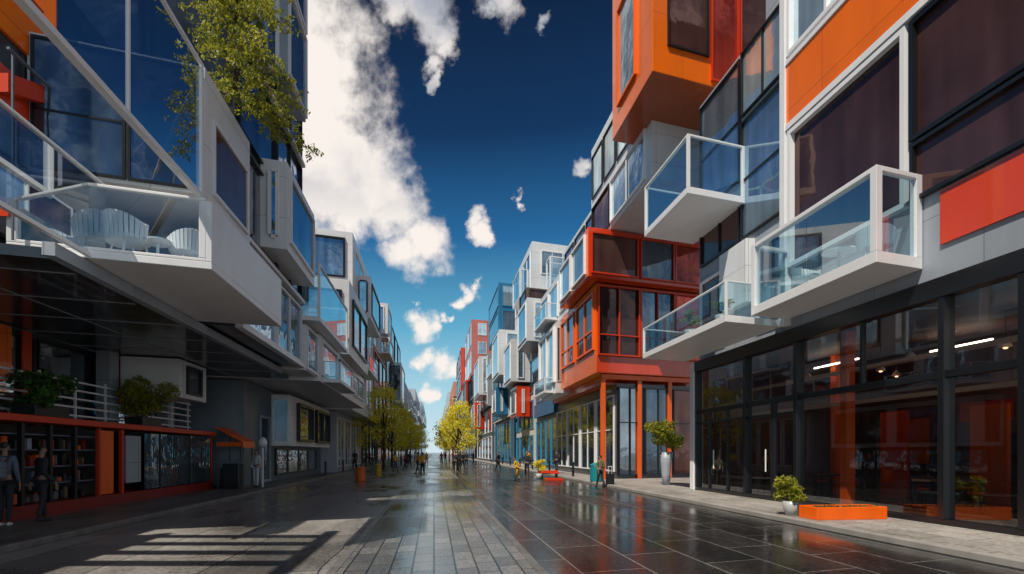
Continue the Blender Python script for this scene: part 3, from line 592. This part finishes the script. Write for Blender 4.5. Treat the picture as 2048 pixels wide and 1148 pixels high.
shrub('potted_tree','round olive yellow shrub in a tall grey vase at the corner of the shopfront',(10.55,25.0,.12),.75,2.35,'l_mid',.14,2600,vase)
shrub('potted_plant','dark green fern like plant on top of the red kiosk roof, left one',(-9.5,13.3,2.44),.6,.65,'l_grn',.14,2000,troughpot)
shrub('potted_plant','tall olive green bush on top of the red kiosk roof, right one',(-9.5,18.0,2.44),.85,.8,'l_mid',.12,3000,troughpot)
shrub('potted_plant','green plant in a pale glazed pot at the left end of the orange planter box',(8.42,12.95,.12),.3,.6,'l_mid',.1,1100,bowl)
shrub('potted_plant','small shrub in a pot at the near end of the long white balcony',(9.0,17.2,5.56),.25,.62,'l_grn',.09,500,bowl)
shrub('potted_plant','small shrub in a pot at the far part of the long white balcony',(9.0,19.3,5.56),.3,.75,'l_mid',.09,500,bowl)
shrub('potted_plant','yellow leaved pot plant on the right pavement before the orange house',(6.3,33.0,0),.35,.85,'l_yel',.12,600,bowl)
pb=thing('planter_box','low bright orange rectangular planter box on the right pavement','planter',(9.2,12.3,.12))
P=lambda a,d,z:(a,12.0+d+K*.35*(a-8.4),z)
b=MB(); b.P(P,8.35,10.05,0,.06,.12,.40); b.P(P,8.35,10.05,.54,.6,.12,.40); b.P(P,8.35,8.41,.06,.54,.12,.40); b.P(P,9.99,10.05,.06,.54,.12,.40); b.build('box',M['orangef'],pb,bevel=.01)
MB().P(P,8.41,9.99,.06,.54,.13,.37).build('soil',M['soil'],pb)
cm=MB(); rr=random.Random(3)
for i in range(14): leaves(cm,(8.6+i*.1,12.35,.39),.07,14,.06,rr,.4)
cm.build('foliage',M['l_grn'],pb,recalc=False)
# ============================================================ STREET FURNITURE
def bin_(label,x,y,z,mat,r=.24,h=.8,name='litter_bin'):
    t=thing(name,label,'bin',(x,y,z)); MB().lathe((x,y,z),[(r*.9,0),(r,.05),(r,h*.8),(r*.92,h*.82)],18).build('body',M[mat],t,smooth=False)
    MB().lathe((x,y,z),[(r*1.05,h*.86),(r*1.05,h*.9),(r*.5,h)],18).build('lid',M[mat],t)
    for a in (0,2.1,4.2): MB().tube((x+math.cos(a)*r*.8,y+math.sin(a)*r*.8,z+h*.8),(x+math.cos(a)*r*.8,y+math.sin(a)*r*.8,z+h*.88),.015).build('bracket',M['dark'],t)
bin_('orange litter bin on the left of the road',-4.05,30.3,0,'orangef',.27,.82)
bin_('yellow litter bin beyond the orange one on the left',-3.75,37,0,'yellow',.2,.85)
bin_('teal litter bin on the right pavement before the orange house',8.25,28.0,.12,'teal',.3,.95)
def chair(name,label,group,loc,rot,z):
    t=thing(name,label,'chair',(0,0,0),group)
    b=MB(); n=18
    for i in range(n):
        a0=math.radians(-20+220*i/n); a1=math.radians(-20+220*(i+.8)/n)
        def top(a): return .62+.16*max(0,math.sin(a))
        p=[]
        for zz in (0,1):
            for rr_ in (.30,.325):
                for a in (a0,a1):
                    k=1.0 if zz==0 else 1.12
                    p.append((math.cos(a)*rr_*k,math.sin(a)*rr_*k,.36 if zz==0 else top(a)))
        b.hexa(p)
    b.build('backrest',M['whitef'],t)
    MB().lathe((0,0,.36),[(.29,0),(.31,.02),(.31,.06),(.27,.08)],20).build('seat',M['whitef'],t,smooth=True)
    for a in (.8,2.35,3.95,5.5): MB().tube((math.cos(a)*.22,math.sin(a)*.22,.37),(math.cos(a)*.3,math.sin(a)*.3,0),.018,.014).build('leg',M['whitef'],t)
    t.location=loc; t.rotation_euler=(0,0,rot); return t
c=chair('balcony_chair','white tub chair behind the glass of the left balcony, larger one',None,(-5.85,10.55,5.2),2.6,0); c.scale=(1.25,1.25,1.15)
chair('balcony_chair','white tub chair nearest the street corner of the left balcony',None,(-4.95,11.0,5.2),-2.2,0)
chair('balcony_chair','white tub chair at the near end of the right balcony over the shop',None,(9.72,12.1,5.74),2.5,0)
chair('balcony_chair','white tub chair at the far end of the right balcony over the shop',None,(9.7,14.3,5.74),.3,0)
def table(label,x,y,z,mat='whitef',r=.36,h=.7):
    t=thing('round_table',label,'table',(x,y,z)); MB().lathe((x,y,z),[(r,h-.03),(r,h)],24).build('tabletop',M[mat],t); MB().tube((x,y,z+.02),(x,y,z+h-.03),.03).build('column',M[mat],t); MB().lathe((x,y,z),[(r*.55,0),(r*.5,.02)],20).build('base',M[mat],t)
table('small white round table between the chairs on the right balcony',9.72,13.2,5.74)
table('low white round table on the left balcony beside the tub chairs',-5.3,10.55,5.2,r=.26,h=.45)
for x,y in ((12.6,10.6),(14.2,11.6),(12.7,13.6),(14.2,15.4),(12.8,17.4),(14.4,19.4),(12.4,20.2)):
    t=thing('cafe_table','dark table inside the glass shopfront','table',(x,y,.16),'dark tables inside the shopfront')
    MB().box(x-.55,x+.55,y-.4,y+.4,.88,.93).build('tabletop',M['brown'],t)
    for dx,dy in ((-.5,-.35),(.5,-.35),(-.5,.35),(.5,.35)): MB().box(x+dx-.03,x+dx+.03,y+dy-.03,y+dy+.03,.16,.88).build('leg',M['dark'],t)
    for dy in (-.75,.75):
        c=thing('stool','red seated stool at a table inside the glass shopfront','stool',(x,y+dy,.16),'red seated stools inside the shopfront')
        MB().lathe((x,y+dy,.62),[(.17,0),(.18,.03),(.16,.06)],14).build('seat',M['redf'],c)
        for a in (.8,2.4,3.9,5.5): MB().tube((x+math.cos(a)*.1,y+dy+math.sin(a)*.1,.62),(x+math.cos(a)*.18,y+dy+math.sin(a)*.18,.16),.012).build('leg',M['dark'],c)
for x,y in ((12.3,10.9),(13.3,12.8),(12.4,14.3),(13.4,16.5),(12.3,18.1),(13.2,20.0),(14.6,13.5),(14.8,17.6)):
    t=thing('pendant_lamp','beige pendant lamp shade hanging inside the shopfront','lamp',(x,y,4.95),'pendant lamps inside the shopfront')
    MB().tube((x,y,4.94),(x,y,4.2),.008,n=5).build('cord',M['dark'],t); MB().lathe((x,y,4.05),[(.12,0),(.11,.06),(.03,.17)],16).build('lamp_shade',M['beam'],t)
    MB().lathe((x,y,4.01),[(.02,0),(.045,.015),(.045,.03),(.02,.038)],10).build('bulb',M['bulb'],t)
rb=thing('bench','low red bench on the right pavement before the orange house','bench',(7.1,33.5,0))
MB().box(6.4,7.6,33.3,33.7,.30,.36).build('seat',M['redf'],rb,bevel=.01); MB().box(6.4,7.6,33.7,33.75,.36,.5).build('backrest',M['redf'],rb)
for x in (6.5,7.4): MB().box(x,x+.1,33.35,33.65,0,.30).build('leg',M['dark'],rb)
rl=thing('planter_box','low red planter tray on the road beside the right kerb','planter',(6.6,31,0))
MB().box(6.3,7.3,31,31.4,0,.16).build('box',M['redf'],rl,bevel=.02); MB().box(6.36,7.24,31.06,31.34,.161,.18).build('soil',M['soil'],rl)
mp=thing('parking_meter','white round headed meter post beside the orange red awning','meter',(-7.35,23.6,.12))
MB().tube((-7.35,23.6,.12),(-7.35,23.6,1.85),.04).build('post',M['whitef'],mp); MB().lathe((-7.35,23.6,1.8),[(.06,0),(.17,.1),(.19,.25),(.14,.38),(.05,.45)],16).build('head',M['whitef'],mp,smooth=True)
for i in range(8):
    y=34+i*7; x=8.6
    t=thing('bollard','dark bollard along the right kerb','bollard',(x,y,.12),'dark bollards along the right kerb')
    MB().lathe((x,y,.12),[(.07,0),(.07,.75),(.09,.76),(.09,.84),(.04,.9)],12).build('post',M['dark'],t)
for i in range(6):
    y=36+i*7; x=-7.1
    t=thing('bollard','dark bollard along the left kerb','bollard',(x,y,.12),'dark bollards along the left kerb')
    MB().lathe((x,y,.12),[(.07,0),(.07,.75),(.09,.76),(.09,.84),(.04,.9)],12).build('post',M['dark'],t)
# ============================================================ PEOPLE
def skin_obj(name,V,E,Rd,mat,par,sub=1,root=0):
    me=bpy.data.meshes.new(name); me.from_pydata(V,E,[]); me.materials.append(M[mat]); o=bpy.data.objects.new(name,me); COL.objects.link(o); o.parent=par
    m=o.modifiers.new('skin','SKIN'); m.use_smooth_shade=True
    for i,r in enumerate(Rd):
        r=r if isinstance(r,tuple) else (r,r); me.skin_vertices[0].data[i].radius=r; me.skin_vertices[0].data[i].use_root=(i==root)
    mm=o.modifiers.new('sub','SUBSURF'); mm.levels=sub; mm.render_levels=sub; return o
def person(label,loc,rot,top,legs,stride=.22,arm=.1,hgt=1.75,shoes='cdark',sub=1,group=None,fing=True,bend=0):
    t=thing('person',label,'person',(0,0,0),group)
    V=[];E=[];Rd=[]
    def v(x,y,z,r,link=None):
        V.append((x,y+bend*max(0,z-.95),z)); Rd.append(r)
        if link is not None: E.append((link,len(V)-1))
        return len(V)-1
    pel=v(0,0,.96,(.12,.09)); bel=v(0,0,1.12,(.11,.085),pel); ch=v(0,0,1.32,(.14,.095),bel); nb=v(0,0,1.46,(.06,.055),ch)
    nk=v(0,.005,1.52,(.048,.05),nb); jaw=v(0,.02,1.58,(.06,.07),nk); hd=v(0,.01,1.66,(.075,.09),jaw); cr=v(0,0,1.73,(.05,.06),hd)
    v(0,.115,1.62,.013,hd); v(.085,0,1.63,.014,hd); v(-.085,0,1.63,.014,hd)
    pts={}
    for sd in (1,-1):
        a=arm*sd
        sh=v(sd*.17,0,1.42,.05,ch); el=v(sd*.22,-a*.6,1.14,.038,sh); wr=v(sd*.23,a*1.2+.03,.90,.026,el); pm=v(sd*.23,a*1.4+.04,.83,(.022,.034),wr)
        pts[sd]=(sh,el,wr)
        if fing:
            for k,(dy,L) in enumerate(((-.026,.055),(-.009,.07),(.009,.075),(.026,.065))):
                f=v(sd*.228,a*1.4+.04+dy,.79,.009,pm); v(sd*.222,a*1.4+.048+dy,.79-L,.007,f)
            th=v(sd*.222,a*1.3+.085,.83,.010,pm); v(sd*.215,a*1.3+.10,.79,.008,th)
        st=stride*sd
        hp=v(sd*.085,0,.90,.085,pel); kn=v(sd*.09,-st*.35+.03,.50,.055,hp); an=v(sd*.09,-st,.09+abs(min(0,-st))*.25,.036,kn); pts[sd]+=(hp,kn,an)
    skin_obj('body',V,E,Rd,'skin',t,sub)
    g=lambda i:V[i]
    SV=[g(pel),g(bel),g(ch),g(nb)]; SE=[(0,1),(1,2),(2,3)]; SR=[(.135,.105),(.13,.105),(.16,.118),(.07,.065)]
    for sd in (1,-1):
        i=len(SV); SV+=[g(pts[sd][0]),g(pts[sd][1]),g(pts[sd][2])]; SE+=[(2,i),(i,i+1),(i+1,i+2)]; SR+=[.066,.053,.038]
    skin_obj('jacket',SV,SE,SR,top,t,sub)
    TV=[(0,bend*.0,.97)];TE=[];TR=[(.13,.10)]
    for sd in (1,-1):
        i=len(TV); TV+=[g(pts[sd][3]),g(pts[sd][4]),g(pts[sd][5])]; TE+=[(0,i),(i,i+1),(i+1,i+2)]; TR+=[.098,.07,.052]
    skin_obj('trousers',TV,TE,TR,legs,t,sub)
    for sd in (1,-1):
        x,y,z=g(pts[sd][5]); skin_obj('shoe',[(x,y-.05,z-.04),(x,y+.06,z-.05),(x,y+.17,z-.06)],[(0,1),(1,2)],[(.04,.045),(.042,.04),(.036,.028)],shoes,t,sub)
    x,y,z=g(hd); skin_obj('hair',[(x,y-.045,z-.06),(x,y-.035,z+.02),(x,y-.005,z+.065),(x,y+.045,z+.055)],[(0,1),(1,2),(2,3)],[(.06,.035),(.088,.06),(.085,.05),(.05,.03)],'hair',t,sub)
    sc=hgt/1.78; t.scale=(sc,sc,sc); t.location=loc; t.rotation_euler=(0,0,rot); return t
person('person in a pale shirt with dark trousers standing at the far left edge',(-8.55,10.95,.12),.3,'cblue','cdark',.06,.05,1.72,shoes='cwhite')
person('person in dark clothes beside the kiosk, right one of the pair',(-8.35,11.7,.12),-.5,'cdark','cdark',.12,.12,1.66)
person('person dressed all in white standing below the round headed meter',(-7.5,23.2,.12),2.8,'cwhite','cwhite',.05,.06,1.65)
person('person in a yellow jacket walking on the centre paving',(-.75,36,0),.1,'cyel','cdark',.25,.15,1.65)
person('person in an olive coat with a dark suitcase on the right pavement',(7.75,25.6,0),.4,'cgreen','cdark',.2,.12,1.5)
person('person in a yellow coat bending beside the right lane',(4.8,31.5,0),1.2,'cyel','cyel',.1,.3,1.35,bend=.35)
person('person in a dark coat walking on the right before the orange house',(6.0,35.5,0),3.0,'cdark','cdark',.25,.12,1.72)
pd=person('person in dark clothes walking far down the street',(1.8,46,0),0,'cdark','cdark',.25,.12,1.72,group='people in dark clothes far down the street',fing=False)
pc=person('person in yellow clothes far down the street',(-1.2,41,0),2,'cyel','cblue',.2,.12,1.7,group='people in yellow far down the street',fing=False)
pr=person('person in a red top far down the street',(-2.6,50,0),2,'cred','cdark',.2,.12,1.7,group='people in red far down the street',fing=False)
for i,(x,y) in enumerate([(2.6,50),(-3.1,44),(-2.6,58),(.9,66),(3.4,58),(-1.0,74),(5.6,48),(6.6,56),(8.9,40),(9,52),(-6.9,48),(-7,60),(1.8,88),(-2,95),(5,70),(4.2,90)]):
    src=(pd,pc,pd,pr)[i%4]; o=copy_tree(src); o.location=(x,y,.12 if abs(x)>8 or x<-6.8 else 0); o.rotation_euler=(0,0,R.uniform(0,6))
for x,y in ((14.2,13.0),(13.4,14.6),(12.6,16.4)):
    o=copy_tree(pd); o.location=(x,y,.16); o.rotation_euler=(0,0,R.uniform(0,6)); o['label']='person in dark clothes standing inside the glass shopfront'; o['group']='people in dark clothes inside the shopfront'
sc_=thing('suitcase','dark upright suitcase beside the person in the olive coat','suitcase',(8.15,25.5,0))
MB().box(-.0+7.98,8.34,25.4,25.6,.05,.62).build('body',M['dark'],sc_,bevel=.03)
b=MB(); b.tube((8.08,25.5,.62),(8.08,25.5,.95),.01); b.tube((8.24,25.5,.62),(8.24,25.5,.95),.01); b.tube((8.06,25.5,.95),(8.26,25.5,.95),.014); b.build('handle',M['whitef'],sc_)
for x in (8.02,8.3): MB().tube((x,25.42,.03),(x,25.58,.03),.03).build('wheel',M['dark'],sc_)
bag=thing('shoulder_bag','grey shoulder bag on the back of the leftmost person','bag',(-8.5,10.78,1.1))
MB().box(-8.68,-8.38,10.66,10.82,1.08,1.42).build('body',M['grey'],bag,bevel=.04)
b=MB(); b.tube((-8.64,10.8,1.4),(-8.64,10.93,1.57),.015); b.tube((-8.42,10.8,1.4),(-8.42,10.93,1.57),.015); b.build('strap',M['dark'],bag)
# ============================================================ WORLD
sun_dir=Vector((-.38,-.46,.80)).normalized(); el=math.asin(sun_dir.z); az=math.atan2(sun_dir.x,sun_dir.y)
w=bpy.data.worlds.new('World'); scene.world=w; w.use_nodes=True; nt=w.node_tree; nt.nodes.clear()
out=N(nt,'ShaderNodeOutputWorld'); bg=N(nt,'ShaderNodeBackground'); bg.inputs[1].default_value=.1; nt.links.new(bg.outputs[0],out.inputs[0])
sky=N(nt,'ShaderNodeTexSky'); sky.sky_type='NISHITA'; sky.sun_disc=False; sky.sun_elevation=el; sky.sun_rotation=az; sky.ozone_density=4; sky.air_density=1.0; sky.dust_density=.6
tc=N(nt,'ShaderNodeTexCoord'); nrm=N(nt,'ShaderNodeVectorMath',operation='NORMALIZE'); nt.links.new(tc.outputs['Generated'],nrm.inputs[0]); D=nrm.outputs[0]
sx=N(nt,'ShaderNodeSeparateXYZ'); nt.links.new(D,sx.inputs[0])
ramp=N(nt,'ShaderNodeValToRGB'); nt.links.new(sx.outputs[2],ramp.inputs[0]); cr=ramp.color_ramp
stops=[(0,(6.6,8.0,8.5)),(.10,(4.2,6.9,8.0)),(.22,(1.2,4.2,6.2)),(.36,(.18,1.4,3.4)),(.50,(.04,.32,1.05)),(.66,(.015,.10,.36))]
while len(cr.elements)<len(stops): cr.elements.new(.5)
for e,(p,c) in zip(cr.elements,stops): e.position=p; e.color=(c[0]/10,c[1]/10,c[2]/10,1)
rc=mixc(nt,1.0,ramp.outputs[0],(10.0,10.0,10.0),'MULTIPLY')
skyc=mixc(nt,.05,rc,sky.outputs[0])
def dirp(px,py): return Vector(((px-CX)/F,1,(CY-py)/F)).normalized()
blobs=[(580,20,135),(610,120,135),(640,220,130),(620,330,135),(700,330,105),(745,385,90),(795,430,66),(850,490,52),(820,522,44),(700,410,75),(820,-15,60),(850,30,45),(880,70,38),(892,100,24),(866,135,18),(866,165,12),(790,-10,36),(1000,-12,40),(975,14,18),(1088,38,13),(1080,54,12),(952,436,18),(962,456,20),(972,474,17),(1166,336,15),(1158,352,14),(1036,392,9),(1042,408,9),(922,604,15),(938,590,16),(956,576,11),(826,640,22),(846,656,26),(868,650,22),(888,634,12),(902,632,8),(860,720,24),(884,730,26),(908,738,18),(840,727,12),(856,787,16),(872,790,10),(833,607,6)]
def warp(scale,amt,det):
    wn=N(nt,'ShaderNodeTexNoise'); wn.inputs['Scale'].default_value=scale; wn.inputs['Detail'].default_value=det; wn.inputs['Roughness'].default_value=.6; nt.links.new(D,wn.inputs['Vector'])
    ws=N(nt,'ShaderNodeVectorMath',operation='SUBTRACT'); nt.links.new(wn.outputs['Color'],ws.inputs[0]); ws.inputs[1].default_value=(.5,.5,.5)
    wm=N(nt,'ShaderNodeVectorMath',operation='SCALE'); nt.links.new(ws.outputs[0],wm.inputs[0]); wm.inputs['Scale'].default_value=amt
    wa=N(nt,'ShaderNodeVectorMath',operation='ADD'); nt.links.new(D,wa.inputs[0]); nt.links.new(wm.outputs[0],wa.inputs[1]); return wa.outputs[0]
DW=warp(6.5,.12,4); DS=warp(26,.05,5)
acc=None
for px,py,r in blobs:
    c=dirp(px,py); rad=(dirp(px+r,py)-dirp(px-r,py)).length*.5*(1.75 if r>40 else 1.95)
    dn=N(nt,'ShaderNodeVectorMath',operation='DISTANCE'); nt.links.new(DW if r>40 else DS,dn.inputs[0]); dn.inputs[1].default_value=c
    mr=N(nt,'ShaderNodeMapRange'); mr.inputs[1].default_value=0; mr.inputs[2].default_value=rad; mr.inputs[3].default_value=1; mr.inputs[4].default_value=0; nt.links.new(dn.outputs['Value'],mr.inputs[0])
    acc=mr.outputs[0] if acc is None else math_(nt,'MAXIMUM',acc,mr.outputs[0])
back=N(nt,'ShaderNodeMapRange'); back.inputs[1].default_value=.35; back.inputs[2].default_value=-.1; back.inputs[3].default_value=0; back.inputs[4].default_value=.34; nt.links.new(sx.outputs[1],back.inputs[0])  # unseen clouds behind the camera, added for fill light and reflections
side=N(nt,'ShaderNodeMapRange'); side.inputs[1].default_value=.42; side.inputs[2].default_value=.6; side.inputs[3].default_value=0; side.inputs[4].default_value=.50; nt.links.new(sx.outputs[0],side.inputs[0])  # unseen clouds off to the right, added for the left glass to reflect
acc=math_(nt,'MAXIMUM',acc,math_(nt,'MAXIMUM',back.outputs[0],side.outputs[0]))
nz=N(nt,'ShaderNodeTexNoise'); nz.inputs['Scale'].default_value=6.0; nz.inputs['Detail'].default_value=4; nz.inputs['Roughness'].default_value=.5; nt.links.new(D,nz.inputs['Vector'])
nw=N(nt,'ShaderNodeTexNoise'); nw.inputs['Scale'].default_value=22.0; nw.inputs['Detail'].default_value=10; nw.inputs['Roughness'].default_value=.62; nt.links.new(D,nw.inputs['Vector'])
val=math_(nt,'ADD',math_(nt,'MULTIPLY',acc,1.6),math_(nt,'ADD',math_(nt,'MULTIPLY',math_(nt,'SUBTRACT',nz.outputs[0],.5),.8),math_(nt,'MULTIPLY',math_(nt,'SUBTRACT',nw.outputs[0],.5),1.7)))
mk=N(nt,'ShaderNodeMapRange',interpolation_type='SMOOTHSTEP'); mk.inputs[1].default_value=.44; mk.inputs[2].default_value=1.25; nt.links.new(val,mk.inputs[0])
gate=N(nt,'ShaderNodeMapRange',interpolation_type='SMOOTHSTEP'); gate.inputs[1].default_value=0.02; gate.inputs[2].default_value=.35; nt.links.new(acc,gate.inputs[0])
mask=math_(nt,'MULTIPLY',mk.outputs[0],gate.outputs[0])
n3=N(nt,'ShaderNodeTexNoise'); n3.inputs['Scale'].default_value=5.5; n3.inputs['Detail'].default_value=9; n3.inputs['Roughness'].default_value=.5
mp3=N(nt,'ShaderNodeMapping'); mp3.inputs['Location'].default_value=(.3,.1,.08); nt.links.new(D,mp3.inputs[0]); nt.links.new(mp3.outputs[0],n3.inputs['Vector'])
sh=N(nt,'ShaderNodeMapRange',interpolation_type='SMOOTHSTEP'); sh.inputs[1].default_value=.34; sh.inputs[2].default_value=.60; nt.links.new(n3.outputs[0],sh.inputs[0])
low=N(nt,'ShaderNodeMapRange'); low.inputs[1].default_value=.50; low.inputs[2].default_value=.38; nt.links.new(sx.outputs[2],low.inputs[0])
shf=math_(nt,'MAXIMUM',sh.outputs[0],low.outputs[0])
cc=mixc(nt,shf,(3.4,3.8,4.6),(9.6,8.9,8.3))
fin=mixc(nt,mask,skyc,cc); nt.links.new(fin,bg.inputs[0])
L=bpy.data.lights.new('sun','SUN'); L.energy=5.0; L.angle=math.radians(.5); L.color=(1,.90,.76)
lo=bpy.data.objects.new('sun',L); COL.objects.link(lo); lo.rotation_euler=sun_dir.to_track_quat('Z','Y').to_euler()
# ============================================================ CAMERA
cd=bpy.data.cameras.new('camera'); cd.sensor_width=36; cd.lens=F/2048*36; cd.shift_x=(1024-CX)/2048; cd.shift_y=(CY-574)/2048; cd.clip_start=.1; cd.clip_end=6000
co=bpy.data.objects.new('camera',cd); COL.objects.link(co); co.location=(0,0,CH); co.rotation_euler=(math.radians(90),0,0); scene.camera=co
scene.view_settings.view_transform='Standard'; scene.view_settings.look='None'; scene.view_settings.exposure=0
